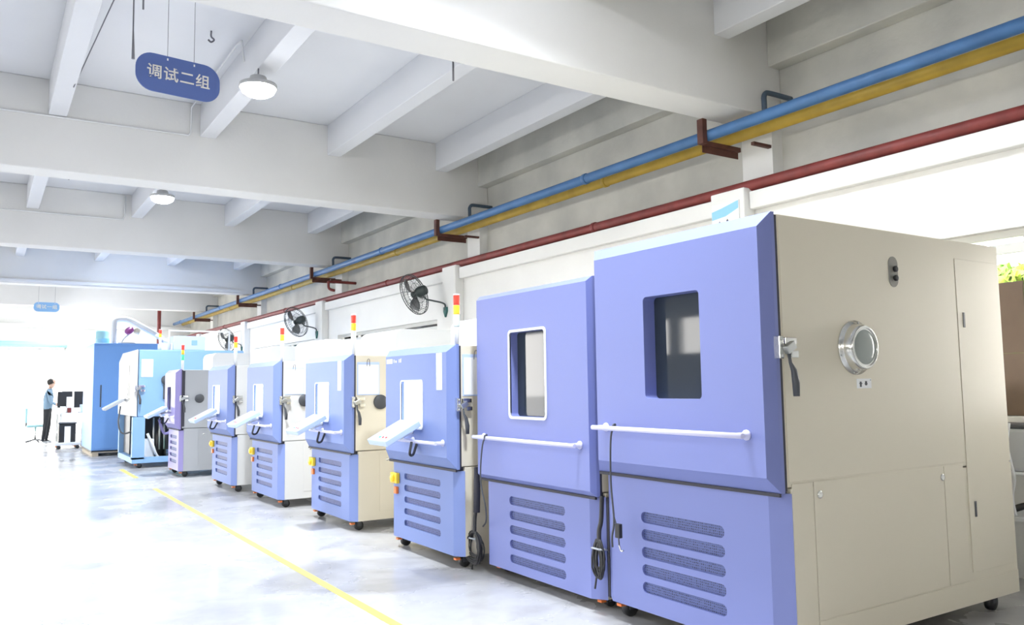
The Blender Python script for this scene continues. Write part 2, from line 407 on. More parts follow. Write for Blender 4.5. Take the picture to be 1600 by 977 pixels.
def tower(root, x, y, z0, z1, top=M['red'], mid=M['amber'], low=M['palegreen']):
    r = .025; h = z1-z0
    t = tube('signal_tower', 'white', root, [(x,y,z0), (x,y,z0+.55*h)], r*.8, 12)
    for nm, m, a, b in (('green_lens', low, .38, .60), ('amber_lens', mid, .61, .78), ('red_lens', top, .79, .97), ('cap', M['white'], .97, 1.0)):
        bm = bmesh.new(); add_lathe(bm, [(r*.95, z0+a*h), (r, z0+a*h+.004), (r, z0+b*h-.004), (r*.95, z0+b*h)], 14, Matrix.Translation((x,y,0))); obj(nm, bm, m, t)
def slot_panel(root, m, W, zb, zs, x, cx, cy, slots):
    """blue lower front shell with recessed round-ended vent slots"""
    y0, y1, zt, pitch, h, n = slots
    holes = [rrect(y0, y1, zt-k*pitch-h, zt-k*pitch, h*.48, 5) for k in range(n)]
    bm = bmesh.new()
    ov = plate_with_holes(bm, [(cy, zb), (W-cy, zb), (W-cy, zs), (cy, zs)], holes, x, .016)
    o2 = [bm.verts.new(p) for p in ((x+cx, 0, zb), (x+cx, W, zb), (x+cx, W, zs), (x+cx, 0, zs))]
    bm.faces.new((ov[0], ov[3], o2[3], o2[0])); bm.faces.new((ov[1], o2[1], o2[2], ov[2]))
    bm.faces.new((ov[0], o2[0], o2[1], ov[1])); bm.faces.new((ov[3], ov[2], o2[2], o2[3]))
    p = obj('front_panel', bm, m, root)
    for k in range(n):
        box('vent_screen', 'screen', p, x+.016, x+.02, y0-.004, y1+.004, zt-k*pitch-h-.004, zt-k*pitch+.004)
    return p
def rail(root, y0, y1, z, m='rail', posts=None, off=.075):
    bm = bmesh.new(); add_tube(bm, [(-off, y0, z), (-off, y1, z)], .014, 12)
    h = obj('hand_rail', bm, m, root)
    for y in posts or (y0+.04, y1-.04):
        bm = bmesh.new(); add_lathe(bm, [(.026, 0), (.026, .008), (.014, .012), (.014, off)], 12, align((-1,0,0), (0,y,z))); obj('rail_post', bm, m, h)
def disc(name, m, parent, x, y, z, prof, n=28):
    bm = bmesh.new(); add_lathe(bm, prof, n, align((0,-1,0), (x,y,z))); return obj(name, bm, m, parent)

def big_chamber(label, xd, ys, W, D, H, zs, zb, cx, cy, cyf, cz, win, wdepth, frame, railspec, slots, xb=.055):
    t = thing('test_chamber', label, 'test chamber', (xd, ys, 0), 0, 'environmental test chambers standing in a row')
    obj('door', door_mesh(W, zs-.005, H, cx, cy, cz, xb+.015, win, wdepth, .025, cyf), 'blue', t)
    d = t.children[0]
    box('window_pane', 'glassdark', d, wdepth-.004, wdepth+.003, win[0]-.01, win[1]+.01, win[2]-.01, win[3]+.01)
    if frame:
        bm = bmesh.new()
        g = .018; o = rrect(win[0]-g, win[1]+g, win[2]-g, win[3]+g, .035); i = rrect(*win, .025)
        for xa in (-.006,):
            va = [bm.verts.new((xa, y, z)) for y, z in o]; vi = [bm.verts.new((xa, y, z)) for y, z in i]
            vo = [bm.verts.new((.0, y, z)) for y, z in o]; vj = [bm.verts.new((.01, y, z)) for y, z in i]
            n = len(o)
            for k in range(n):
                j = (k+1) % n
                bm.faces.new((va[k], va[j], vi[j], vi[k])); bm.faces.new((va[k], va[j], vo[j], vo[k])); bm.faces.new((vi[k], vi[j], vj[j], vj[k]))
        obj('window_frame', bm, 'white', d)
    box('door_seal', 'seal', t, xb+.016, xb+.034, .003, W-.003, zs+.005, H-.012)
    box('upper_body', 'cream', t, xb+.033, D, .004, W-.004, zs+.02, H-.006, .006)
    slot_panel(t, 'blue', W, zb, zs-.01, xb, .06, .09, slots)
    box('lower_body', 'cream', t, xb+.061, D, .004, W-.004, zb, zs+.014, .004)
    box('front_gap', 'seal', t, xb+.005, xb+.06, .03, W-.03, zs-.012, zs+.015)
    box('door_gasket', 'seal', t, cx-.008, xb-.002, .01, W-.01, zs-.022, zs-.006)
    rail(t, *railspec)
    for x in (.2, D-.16):
        for y in (.1, W-.1): caster(t, x, y, zb, min(.05, zb*.55))
    return t
# big chamber with the round side port
c1 = big_chamber('biggest periwinkle and cream test chamber, nearest, with a round port in its side', 3.117, 2.61, 1.37, 2.213, 2.225, .87, .105, .08, .021, .092, .076,
    (.418, .848, 1.31, 1.88), .09, False, (.09, 1.235, 1.14), (.38, 1.01, .663, .098, .062, 5), .088)
Y = .004
before = set(c1.children_recursive)
box('side_panel', 'cream', c1, .10, 1.664, Y-.004, Y, .915, 2.215, .002)
box('access_panel', 'cream', c1, .282, 1.425, Y-.004, Y, .245, .905, .002)
box('corner_panel', 'cream', c1, .118, .276, Y-.004, Y, .108, .905, .002)
box('sill_panel', 'cream', c1, .282, 2.178, Y-.004, Y, .108, .239, .002)
box('filler_panel', 'cream', c1, 1.431, 1.63, Y-.004, Y, .245, .905, .002)
rd = box('rear_door', 'cream', c1, 1.672, 2.15, Y-.005, Y, .285, 2.11, .002)
for z in (1.745, .64):
    o = box('door_pull', 'dark', rd, 1.725, 1.745, Y-.009, Y-.005, z-.045, z+.045, .002)
ap = [o for o in c1.children if o.name.startswith('access_panel')][0]
for x, z in ((.325, .84), (1.41, .845)):
    bm = bmesh.new(); add_lathe(bm, [(.02, 0), (.02, .004), (.012, .006), (.006, .004), (0, .004)], 14, align((0,-1,0), (x, Y-.004, z))); obj('lock', bm, 'chrome', ap)
port = disc('side_port', 'chrome', c1, .665, Y-.004, 1.567, [(.142, 0), (.142, .006), (.125, .012), (.122, .02), (.118, .05), (.112, .062), (.100, .066), (.098, .060)], 40)
disc('port_glass', 'portglass', port, .665, Y-.004, 1.567, [(.099, .055), (.09, .06), (.05, .066), (0, .068)], 36)
for k in range(6):
    a = k*PI/3+.3; disc('rivet', 'steel', port, .665+.133*math.cos(a), Y-.010, 1.567+.133*math.sin(a), [(.006, 0), (.006, .003), (0, .005)], 8)
bm = bmesh.new(); add_prism(bm, rrect(1.0, 1.085, 1.905, 2.075, .042), Y-.007, Y-.004, 'y'); pl = obj('gland_plate', bm, 'gland', c1)
for z in (1.955, 2.005): disc('cable_gland', 'black', pl, 1.05, Y-.010, z, [(.017, 0), (.017, .012), (.009, .014), (0, .012)], 14)
lb = box('paper_label', 'paper', c1, .665, .79, Y-.0055, Y-.004, 1.355, 1.405, mtx=None)
for a, b, c, d in ((.69, .705, 1.362, 1.39), (.685, .712, 1.378, 1.382), (.735, .752, 1.37, 1.392), (.73, .757, 1.376, 1.38), (.78, .785, 1.395, 1.4)):
    box('handwriting', 'dark', lb, a, b, Y-.0062, Y-.0055, c, d)
latch(c1, .09, 1.56, -.002, 1.0)
for o in c1.children_recursive:
    if o not in before: o.data.transform(Matrix.Translation((.033, 0, 0)))

c2 = big_chamber('large periwinkle test chamber with a white-framed window, between the biggest and the smaller ones', 3.16, 4.02, 1.40, 2.0, 2.078, .705, .07, .045, .01, .03, .035,
    (.47, .905, 1.175, 1.77), .07, True, (.06, 1.31, 1.015), (.35, 1.02, .60, .102, .06, 5))

box('gap_shade_strip', 'seal', c2, .118, .30, -.018, .004, .09, .69)  # dark strip added to shade the gap between the two large chambers
def small_chamber(label, xd, ys, W=1.25, D=1.35, H=1.718, zs=.755, zb=.095, paint='blue2', body='cream', paper=True, disc_on=True, switch=True,
                  panel=True, lit=True, housing=True, strip=True, logo=True, low=None, hx=.58):
    t = thing('test_chamber', label, 'test chamber', (xd-.02, ys, 0), 0, 'environmental test chambers standing in a row')
    win = (.455*W/1.25, .855*W/1.25, 1.055, 1.437); wd = .03
    d = obj('door', door_mesh(W, zs, H, .07, .042, .06, .09, win, wd, .02, .08, .088), paint, t)
    box('window_pane', 'litpane' if lit else 'glassdark', d, wd-.003, wd+.003, win[0]-.01, win[1]+.01, win[2]-.01, win[3]+.01)
    bm = bmesh.new(); g = .012; o = rrect(win[0]-g, win[1]+g, win[2]-g, win[3]+g, .03); i = rrect(*win, .02); n = len(o)
    va = [bm.verts.new((-.005, y, z)) for y, z in o]; vi = [bm.verts.new((-.005, y, z)) for y, z in i]; vo = [bm.verts.new((0, y, z)) for y, z in o]; vj = [bm.verts.new((.006, y, z)) for y, z in i]
    for k in range(n):
        j = (k+1) % n
        bm.faces.new((va[k], va[j], vi[j], vi[k])); bm.faces.new((va[k], va[j], vo[j], vo[k])); bm.faces.new((vi[k], vi[j], vj[j], vj[k]))
    obj('window_frame', bm, 'white', d)
    if strip:
        s = box('label_strip', 'paper', d, -.002, 0, .112, .205, 1.365, 1.655)
        for k in range(6): box('print', 'steel', s, -.003, -.002, .14, .175, 1.385+k*.045, 1.40+k*.045)
    if logo:
        s = box('logo', 'rail', d, -.002, 0, 1.03*W/1.25, 1.15*W/1.25, 1.595, 1.635)
        for k, (y, h) in enumerate(((1.0, .03), (.97, .02), (.955, .02), (.90, .03), (.875, .03), (.86, .035))):
            box('logo_letter', 'rail', s, -.002, 0, (y-.01)*W/1.25, y*W/1.25, 1.60, 1.60+h)
    box('door_seal', 'seal', t, .091, .107, .003, W-.003, zs+.01, H-.012)
    box('upper_body', body, t, .106, D, .004, W-.004, zs+.02, H-.01, .006)
    slot_panel(t, paint, W, zb, zs-.015, .075, .06, .08, (.29*W/1.25, .955*W/1.25, .652, .098, .052, 5))
    box('lower_body', body, t, .136, D, .004, W-.004, zb, zs+.014, .004)
    box('front_gap', 'seal', t, .08, .135, .03, W-.03, zs-.015, zs+.015)
    ap = box('access_panel', body, t, .36, D-.08, 0, .004, zb+.08, zs-.01, .002)
    disc('lock', 'chrome', ap, .44, 0, zs-.08, [(.014, 0), (.014, .004), (0, .005)], 10)
    box('door_gasket', 'seal', t, .06, .073, .01, W-.01, zs-.018, zs-.001)
    rail(t, .08, .80, .955, 'rail', (.10, .62))
    latch(t, .11, 1.25, -.002, .95)
    if switch:
        s = box('mains_switch', 'yellow', t, .04, .075, 1.045, 1.175, .555, .645, .008)
        bm = bmesh.new(); add_lathe(bm, [(.03, 0), (.03, .016), (.022, .022), (0, .022)], 16, align((-1,0,0), (.04, 1.11, .60))); obj('knob', bm, 'amber', s)
        box('toggle', 'orange', t, .05, .075, 1.07, 1.12, .465, .525, .004)
    if panel:   # tilted operator panel on its arm: outer low edge towards the aisle
        th = math.radians(27); A = Matrix.Translation((-.33, .40, .925)) @ Matrix.Rotation(-th, 4, 'Y')
        p = box('control_panel', 'panelw', t, 0, .335, 0, .36, 0, .05, .008, 2, A)
        box('touch_screen', 'rail', p, .10, .31, .03, .33, .05, .053, mtx=A)
        box('button_strip', 'panelw', p, .02, .08, .03, .33, .05, .052, mtx=A)
        for k, m in enumerate(('red', 'red', 'green')):
            bm = bmesh.new(); add_lathe(bm, [(.01, .05), (.01, .058), (0, .06)], 10, A @ Matrix.Translation((.05, .07+k*.06, 0))); obj('push_button', bm, m, p)
        bm = bmesh.new(); add_tube(bm, smooth_path([(0, .64, 1.03), (-.09, .63, 1.0), (-.13, .58, .985)]), .022, 10); obj('panel_arm', bm, 'white', t)
        bm = bmesh.new(); add_tube(bm, smooth_path([(-.1, .45, .95), (-.13, .42, .86), (-.06, .5, .85), (0, .56, .93)]), .011, 8); obj('panel_cable', bm, 'black', t)
    if paper:
        s = box('document_pouch', 'panelw', t, .12, .355, -.004, .004, 1.315, 1.64, .003)
        box('paper_sheet', 'paper', s, .13, .345, -.007, -.004, 1.325, 1.615)
        tube('wire_hook', 'wire', s, smooth_path([(.22, -.006, 1.60), (.225, -.012, 1.66), (.245, -.012, 1.665), (.25, -.008, 1.60)]), .003, 5)
    if disc_on: disc('port_plug', 'dark', t, .365, .003, 1.245, [(.072, 0), (.072, .018), (.065, .026), (0, .026)], 28)
    if housing:
        hy0, hy1 = .10, W-.22; z0, z1 = H-.012, H+.27
        bm = bmesh.new(); P = [(hx, z0), (D-.02, z0), (D-.02, z1)] + [(hx+.09-.09*math.sin(a), z1-.09+.09*math.cos(a)) for a in [k*PI/12 for k in range(7)]]
        add_prism(bm, P, hy0, hy1, 'y'); obj('top_housing', bm, 'white', t)
    tower(t, .11, .07, H-.015, H+.40, low=M[low] if low else M['palegreen'])
    for x in (.17, D-.15):
        for y in (.1, W-.1): caster(t, x, y, zb, .045)
    return t
small_chamber('smaller blue chamber with yellow switch, next to the large chamber with white-framed window', 3.02, 5.545, disc_on=False)
small_chamber('second smaller blue chamber, cream side with hung papers above a black round plug', 2.98, 7.58, strip=True, logo=False)
small_chamber('third smaller blue chamber with grey-white side, wrinkled paper and black plug on it', 2.88, 9.57, strip=False, logo=False, body='white_body', paint='blue2')
small_chamber('fourth smaller blue chamber, plain white side without papers, before the violet grey one', 2.80, 11.39, strip=False, logo=False, body='white_body', paper=False, disc_on=False)
c7 = small_chamber('violet and grey chamber with black round plug, before the light blue machine', 2.60, 13.9, W=1.0, D=1.2, paint='purple', body='grey_body', paper=False,
    strip=False, logo=False, switch=False, lit=False, low='green')
box('door_gap', 'seal', c7, .091, .14, -.003, .012, .80, 1.69)

# ------------------------------------------------------------------ light blue open-based machine
t = thing('test_machine', 'light blue machine with open base showing black hoses, behind the violet chamber', 'test machine', (2.24, 16.0, 0))
W8, D8, z8, H8 = 1.8, 1.95, .91, 2.12
ub = box('upper_body', 'sky', t, .10, D8, 0, W8, z8, H8, .02)
bm = bmesh.new(); add_prism(bm, [(0, z8+.02), (.09, z8), (.09, H8), (.06, H8), (0, H8-.17)], .02, W8-.02, 'y')
d = obj('door', bm, 'white_body', t, .01)
box('door_window', 'glassdark', d, -.006, 0, .55, .95, 1.32, 1.72, .004)
box('door_edge_trim', 'steel', d, -.012, 0, .38, .42, 1.2, 1.85)
tube('door_handle', 'chrome', d, [(-.0, .2, 1.45), (-.05, .2, 1.43), (-.05, .2, 1.25), (0, .2, 1.23)], .012, 8)
latch(t, .10, 1.42, -.002, 1.2)
s = box('notice', 'paper', t, .14, .335, -.008, 0, 1.625, 1.945, .002)
for k in range(5): box('print', 'grey_body', s, .17, .30, -.0095, -.008, 1.68+k*.045, 1.688+k*.045)
pp = disc('port_plug', 'dark', t, .56, 0, 1.57, [(.085, 0), (.085, .05), (.06, .07), (0, .07)], 24)
box('plug_strap', 'dark', pp, .51, .61, -.045, 0, 1.22, 1.5, .02)
A = Matrix.Translation((-.36, .55, 1.02)) @ Matrix.Rotation(-.5, 4, 'Y')
p = box('control_panel', 'grey_body', t, 0, .36, 0, .42, 0, .05, .008, 2, A); box('touch_screen', 'panelw', p, .05, .31, .04, .38, .05, .053, mtx=A)
tube('panel_arm', 'grey_body', t, smooth_path([(.02, .8, 1.22), (-.06, .78, 1.2), (-.1, .75, 1.18)]), .025, 8)
tube('panel_cable', 'dark', t, smooth_path([(-.12, .5, 1.1), (-.16, .4, .8), (-.1, .35, .62), (.04, .2, .66), (.07, .15, .78)]), .014, 8)
lf = (0.02, .225)
for x0, x1, y0, y1 in ((.02, .225, 0, .12), (.02, .225, W8-.12, W8), (D8-.2, D8, 0, .12), (D8-.2, D8, W8-.12, W8)): box('leg', 'sky', t, x0, x1, y0, y1, .16, z8)
for y0, y1 in ((0, .1), (W8-.1, W8)): box('base_rail', 'sky', t, .02, D8, y0, y1, .09, .19)
for x0, x1 in ((.02, .12), (D8-.1, D8)): box('base_rail', 'sky', t, x0, x1, .1, W8-.1, .09, .19)
box('base_tray', 'steel', t, .12, D8-.1, .1, W8-.1, .10, .12)
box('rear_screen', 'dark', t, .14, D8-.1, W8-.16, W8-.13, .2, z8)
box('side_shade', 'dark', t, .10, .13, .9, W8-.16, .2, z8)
for x, y, r, h in ((.95, .55, .14, .62), (1.3, .6, .13, .66), (.62, .75, .1, .5)):
    bm = bmesh.new(); add_lathe(bm, [(r, .12), (r, .12+h*.9), (r*.6, .12+h), (0, .12+h+.01)], 16, Matrix.Translation((x, y, 0))); obj('compressor', bm, 'black', t)
for x in (.42, .52, .60, .70): tube('copper_pipe', 'steel', t, [(x, .3, .3), (x, .3, .88)], .016, 6)
tube('hose', 'purple', t, smooth_path([(.5, .25, .85), (.58, .2, .6), (.7, .2, .65), (.72, .25, .86)]), .025, 8)
tube('hose', 'white', t, smooth_path([(.3, .2, .6), (.38, .15, .4), (.5, .2, .16), (.75, .25, .15)]), .025, 8)
box('pump', 'green', t, .72, .9, .15, .35, .12, .3, .02)
box('drip_box', 'white', t, .26, .42, .2, .5, .12, .5, .02)
for x in (.15, D8-.15):
    for y in (.1, W8-.1): caster(t, x, y, .09, .04)
# housing with vent on the roof of the light blue machine
hb = box('roof_housing', 'panelw', t, .70, 1.27, .15, 1.2, H8, H8+.27, .02)
box('vent', 'sky', hb, 1.02, 1.12, .142, .15, H8+.1, H8+.19)
tube('roof_rail', 'white', t, [(.62, .12, H8), (.62, .12, H8+.36), (1.7, .12, H8+.36), (1.7, .12, H8)], .022, 8)
tower(t, .46, .1, H8, H8+.38, low=M['white'])
box('roof_box', 'white_body', t, .50, .70, .2, .6, H8, H8+.13, .01)
tube('roof_duct', 'conduit', t, smooth_path([(.45, .5, H8+.3), (.7, .5, H8+.18), (.85, .4, H8+.27)]), .03, 8)

# tall mid blue cabinet behind it
t = thing('cabinet', 'tall plain mid-blue cabinet on a wooden pallet at the far end of the row', 'cabinet', (1.96, 19.5, 0))
box('body', 'sky2', t, 0, 2.2, 0, 2.0, .12, 2.41, .015)
dd = box('door', 'sky2', t, .03, 1.4, -.012, 0, .16, 2.36, .004)
box('door_pull', 'dark', dd, .14, .165, -.02, -.012, 1.04, 1.51)
pb = bmesh.new()
for x0, x1 in ((.02, .14), (1.0, 1.12), (2.05, 2.17)): add_box(pb, x0, x1, .0, 2.0, 0, .07)
obj('pallet_runner', pb, 'wood', t)
for k in range(6): box('pallet_board', 'wood', t, 0, 2.2, .02+k*.335, .25+k*.335, .07, .09)
box('foot_skid', 'black', t, .01, 2.19, .02, 1.98, .09, .12)
def drum(label, x, y, z, r, h, m):
    bm = bmesh.new(); add_lathe(bm, [(r*.9, 0), (r, .02), (r, h*.3), (r*1.04, h*.32), (r*1.04, h*.35), (r, h*.37), (r, h*.8), (r*.75, h*.95), (r*.3, h), (0, h)], 20)
    return tag(obj('tank', bm, m, None, loc=(x, y, z)), label, 'tank')
drum('grey-blue round tank standing on the tall mid-blue cabinet', 2.17, 20.0, 2.41, .14, .33, 'teal')
tag(tube('flexible_duct', 'white', None, smooth_path([(2.36, 19.75, 2.41), (2.36, 19.75, 2.75), (2.40, 19.8, 2.93), (2.65, 19.8, 2.95), (2.95, 19.7, 2.78), (3.25, 19.7, 2.60), (3.5, 19.8, 2.43)]), .06, 10), 'white bent flexible duct rising from the tall mid-blue cabinet', 'duct')
t = thing('stand_lamp', 'small tilted purple and cream lamp head on a white stand atop the blue cabinet', 'lamp', (2.62, 19.7, 2.41))
tube('stand', 'white', t, smooth_path([(-.12, 0, 0), (-.05, 0, .12), (.05, 0, .22), (.08, 0, .26)]), .018, 8)
box('base', 'white', t, -.18, .16, -.1, .1, 0, .03, .01)
bm = bmesh.new(); add_lathe(bm, [(.03, 0), (.09, .03), (.10, .09), (.07, .12), (0, .12)], 16, align((-.6, -.4, .7), (.08, 0, .24))); obj('head', bm, 'purplefilm', t)
bm = bmesh.new(); add_lathe(bm, [(.03, 0), (.07, .03), (.06, .12), (0, .13)], 16, align((.8, -.2, -.3), (.14, 0, .30))); obj('rear_cap', bm, 'cream', t)

# ------------------------------------------------------------------ pipes and brackets
def longpipe(name, label, m, x, z, r, y0=-8.9, y1=32.85, cl=None):
    t = thing(name, label, 'pipe', (x, y0, z))
    tube('pipe', m, t, [(0, 0, 0), (0, y1-y0, 0)], r, 14)
    for k in range(7):
        yy = 1.6 + 6.0*k
        bm = bmesh.new(); add_lathe(bm, [(r+.006, -.03), (r+.01, -.025), (r+.01, .025), (r+.006, .03)], 14, align((0,1,0), (0, yy-y0, 0))); obj('coupling', bm, m, t)
    return t
longpipe('water_pipe', 'long blue pipe on brackets under the beams, above the yellow one', 'bluepipe', 5.995, 3.85, .056)
longpipe('gas_pipe', 'long yellow pipe on brackets alongside the blue pipe', 'yellowpipe', 6.30, 3.85, .056)
longpipe('fire_pipe', 'long red pipe lying on the wall ledge above the windows', 'redpipe', 6.12, 3.268, .055)
for i, y in enumerate(BEAMS[1:]):
    if i == 0: continue
    lab = ('rust brown pipe bracket behind the camera' if i == 0 else 'rust brown L-shaped pipe bracket under the %s cross beam' % ['', 'nearest', 'second', 'third', 'fourth', 'fifth'][i])
    t = thing('pipe_bracket', lab, 'bracket', (5.88, y+.01, 3.75), 0, 'rust brown pipe brackets')
    box('hanger', 'rust', t, 0, .06, -.04, .035, 0, .25)
    box('arm', 'rust', t, .06, .575, -.01, .035, -.005, .04)
    box('arm_flange', 'rust', t, .06, .575, .027, .035, -.07, -.005)
    lab = ('bent slate pipe behind the camera' if i == 0 else 'bent slate-blue pipe elbow above the pipes by the %s beam' % ['', 'nearest', 'second', 'third', 'fourth', 'fifth'][i])
    yy = y-BW-.12
    tag(tube('bent_pipe', 'darkpipe', None, smooth_path([(6.2, yy, 3.906), (6.2, yy, 4.06), (6.2, yy, 4.12), (6.23, yy, 4.16), (6.3, yy, 4.17), (6.598, yy, 4.17)], 4), .026, 8), lab, 'pipe', 'bent slate pipe elbows')
    lab = ('short dark stub behind the camera' if i == 0 else 'short dark angle stub on the wall column at the %s beam' % ['', 'nearest', 'second', 'third', 'fourth', 'fifth'][i])
    tag(box('angle_stub', 'rust', None, 6.2, 6.449, y-BW+.02, y-BW+.06, 3.69, 3.72), lab, 'bracket', 'dark angle stubs')
tag(tube('riser_pipe', 'redpipe', None, smooth_path([(6.08, 16.2, 3.40), (5.99, 16.2, 3.42), (5.95, 16.2, 3.46), (5.95, 16.2, 3.54), (5.99, 16.2, 3.58), (6.55, 16.2, 3.58)]), .03, 8), 'short rust red branch pipe with elbow over the red pipe', 'pipe')
tag(tube('riser_pipe', 'redpipe', None, [(4.85, 29.2, 0), (4.85, 29.2, 4.98)], .06, 10), 'upright rust red pipe far down the hall below the farthest beam', 'pipe')

# ------------------------------------------------------------------ signs
def sign(label, loc, rz, w, h, txt, tsize, m, chains, tm='signtext', ztop=None):
    t = thing('hanging_sign', label, 'sign', loc, rz)
    bm = bmesh.new(); add_prism(bm, rrect(-w/2, w/2, 0, h, h*.42, 8), -.006, .006, 'y'); b = obj('sign_board', bm, m, t)
    text_obj('lettering', txt, tsize, tm, b, Matrix.Translation((0, -.0085, h*.5)) @ Matrix.Rotation(PI/2, 4, 'X'), .002, tsize*.012)
    for x in chains:
        tube('hanging_wire', 'wire', t, [(x, 0, h-.02), (x, 0, (ztop or ZS)-loc[2])], .0025, 5)
        box('eyelet', 'paper', t, x-.006, x+.006, -.009, -.006, h-.04, h-.02)
    return t
sign('blue rounded sign with Chinese lettering hanging in the near ceiling bay', (1.36, 7.5, 3.985), math.radians(7), .725, .34, '调试二组', .132, 'sign', (-.1, .13))
sign('small light blue sign with white lettering hanging far down the hall', (1.40, 26.0, 3.59), math.radians(3), .63, .265, '调试一组', .125, 'sign2', (-.2, .2), 'signtext')
t = thing('poster', 'white and blue notice board on the wall pilaster behind the biggest chamber', 'poster', (5.985, 5.42, 2.45))
box('board', 'paper', t, 0, .013, -.165, .18, 0, .68, .003)
bm = bmesh.new(); add_prism(bm, [(-.16, .675), (-.16, .60), (.0, .545), (.175, .53), (.175, .61), (.05, .63)], -.0015, 0, 'x'); obj('blue_swoosh', bm, 'paper_blue', t)
for y, z in ((-.02, .50), (-.02, .45), (.08, .49), (.08, .44), (-.02, .40), (.08, .39)):
    g = box('print', 'dark', t, -.0012, 0, y-.012, y+.012, z-.006, z+.006); box('print', 'dark', t, -.0012, 0, y-.004, y+.004, z-.016, z+.016)

# ------------------------------------------------------------------ wall fans
def fan(label, mount, hub, n, r=.33):
    t = thing('wall_fan', label, 'fan', mount, 0, 'wall fans on the pilasters')
    h = Vector(hub)-Vector(mount); A = align(n, h)
    g = bmesh.new()
    for zz, rr in ((.0, r), (.035, r), (.075, r*.82), (.09, r*.5), (-.035, r*.8), (-.05, r*.5)):
        add_tube(g, [A @ Vector((rr*math.cos(a), rr*math.sin(a), zz)) for a in [2*PI*k/36 for k in range(37)]], .0065 if rr == r else .0035, 5, cap=False)
    obj('guard_ring', g, 'fanmetal', t)
    g = bmesh.new()
    for k in range(40):
        a = 2*PI*k/40; c, s = math.cos(a), math.sin(a)
        add_tube(g, [A @ Vector((q*c, q*s, z)) for q, z in ((.06, .095), (r*.5, .092), (r*.82, .077), (r, .036), (r, 0), (r*.8, -.033), (r*.5, -.05), (.06, -.052))], .0022, 3, cap=False)
    w = obj('guard_wires', g, 'fanmetal', t); w['kind'] = 'stuff'
    for k in range(3):
        b = bmesh.new(); rows = []
        for q in range(6):
            f = q/5; rad = .05+f*(r*.86-.05); row = []
            for e in range(5):
                a = k*2*PI/3 + (e/4-.5)*(.35+.75*math.sin(PI*min(1, f*.75+.15))) + .3*f
                row.append(b.verts.new(A @ Vector((rad*math.cos(a), rad*math.sin(a), .02+(e/4-.5)*.05*(1-.3*f)))))
            rows.append(row)
        for a_, b_ in zip(rows, rows[1:]):
            for e in range(4): f = b.faces.new((a_[e], a_[e+1], b_[e+1], b_[e])); f.smooth = True
        o = obj('blade', b, 'fanblade', t); md = o.modifiers.new('solid', 'SOLIDIFY'); md.thickness = .003
    b = bmesh.new(); add_lathe(b, [(.04, -.22), (.075, -.20), (.085, -.1), (.08, -.055), (.05, -.04), (.04, .02), (.055, .03), (.045, .06), (0, .065)], 20, A); obj('motor', b, 'fandark', t)
    m0 = A @ Vector((0, 0, -.13))
    tube('arm', 'fandark', t, smooth_path([m0, m0 + Vector((.05, -.03, -.12)), m0 + Vector((.14, -.08, -.15)), Vector((-.04, 0, .10)), Vector((-.03, 0, .0))]), .014, 8)
    b = bmesh.new(); add_prism(b, [(-.05, .05), (.05, .05), (.05, -.02), (.0, -.11), (-.05, -.02)], -.035, -.001, 'x'); obj('wall_bracket', b, 'fangreen', t, .004)
    return t
fan('largest-looking wall fan, on the pilaster left of the large chambers', (6.0, 11.15, 2.56), (5.66, 11.55, 2.84), (-.45, .85, -.28))
fan('middle wall fan, on the pilaster behind the second smaller chamber', (6.0, 17.0, 2.55), (5.66, 17.35, 2.82), (-.45, .85, -.28))
fan('most distant wall fan, smallest looking, above the fourth smaller chamber', (6.0, 23.1, 2.5), (5.70, 23.5, 2.76), (-.55, .78, -.25))

# ------------------------------------------------------------------ cables on the chambers
def coil(label, loc, h, w, n=13, up=.48, sleeve=True):
    t = thing('cable_bundle', label, 'cable', loc)
    rnd = random.Random(int(loc[1]*100))
    bm = bmesh.new()
    for k in range(n):
        a = rnd.uniform(-.5, .5); ww = w*rnd.uniform(.5, 1); hh = h*rnd.uniform(.65, 1); oy = rnd.uniform(-.02, .02)
        P = []
        for q in range(25):
            u = 2*PI*q/24; px = ww*math.sin(u)*(.6+.4*(1-math.cos(u))/2)
            P.append((px*math.sin(a)*.5 - rnd.uniform(0, .006) - .02, px*math.cos(a)+oy, -hh*(1-math.cos(u))/2))
        add_tube(bm, P, .006, 6, cap=False)
    c = obj('coiled_loops', bm, 'black', t)
    tube('tie', 'grey_body', t, [(-.05, -.035, -.05), (-.05, .035, -.05), (.01, .035, -.06), (.01, -.035, -.06), (-.05, -.035, -.05)], .006, 5)
    tube('lead', 'black', t, smooth_path([(-.02, 0, -.02), (-.01, .01, up*.2), (.0, .0, up*.45), (.01, 0, up)]), .014, 8)
    if sleeve: tube('foam_sleeve', 'seal', t, [(.0, 0, .14), (.01, 0, up)], .026, 10)
    tube('plug_tail', 'black', t, smooth_path([(-.02, .03, -h*.9), (-.02, .04, -h-.02), (-.02, .05, -h-.06)]), .006, 6)
    return t
coil('tangled black cable bundle hanging left of the white-framed-window chamber', (3.20, 5.485, .29), .25, .15, 16)
coil('dark cable bundle hanging in the gap between the two large chambers', (3.205, 3.985, .45), .24, .07, 14, .26, False)
t = thing('hook_cord', 'black cord with plug hung over the hand rail of the biggest chamber', 'cord', (3.075, 3.68, 1.14))
tube('cord', 'dark', t, smooth_path([(-.016, 0, -.005), (-.012, 0, .017), (.01, .006, .017), (-.02, .012, -.05), (-.022, .02, -.3), (-.01, .015, -.52), (-.005, .04, -.62), (0, .045, -.68)]), .006, 6)
tube('second_lead', 'dark', t, smooth_path([(-.01, .015, -.50), (-.005, -.01, -.58), (0, -.015, -.66)]), .004, 6)
box('plug', 'black', t, -.015, .01, -.035, .005, -.62, -.54, .004)
tube('hook_tip', 'chrome', t, smooth_path([(0, -.015, -.66), (0, -.03, -.69), (0, -.05, -.685)]), .005, 6)
t = thing('hook_cord', 'thin black cord hung over the rail of the white-framed-window chamber', 'cord', (3.085, 5.14, 1.015))
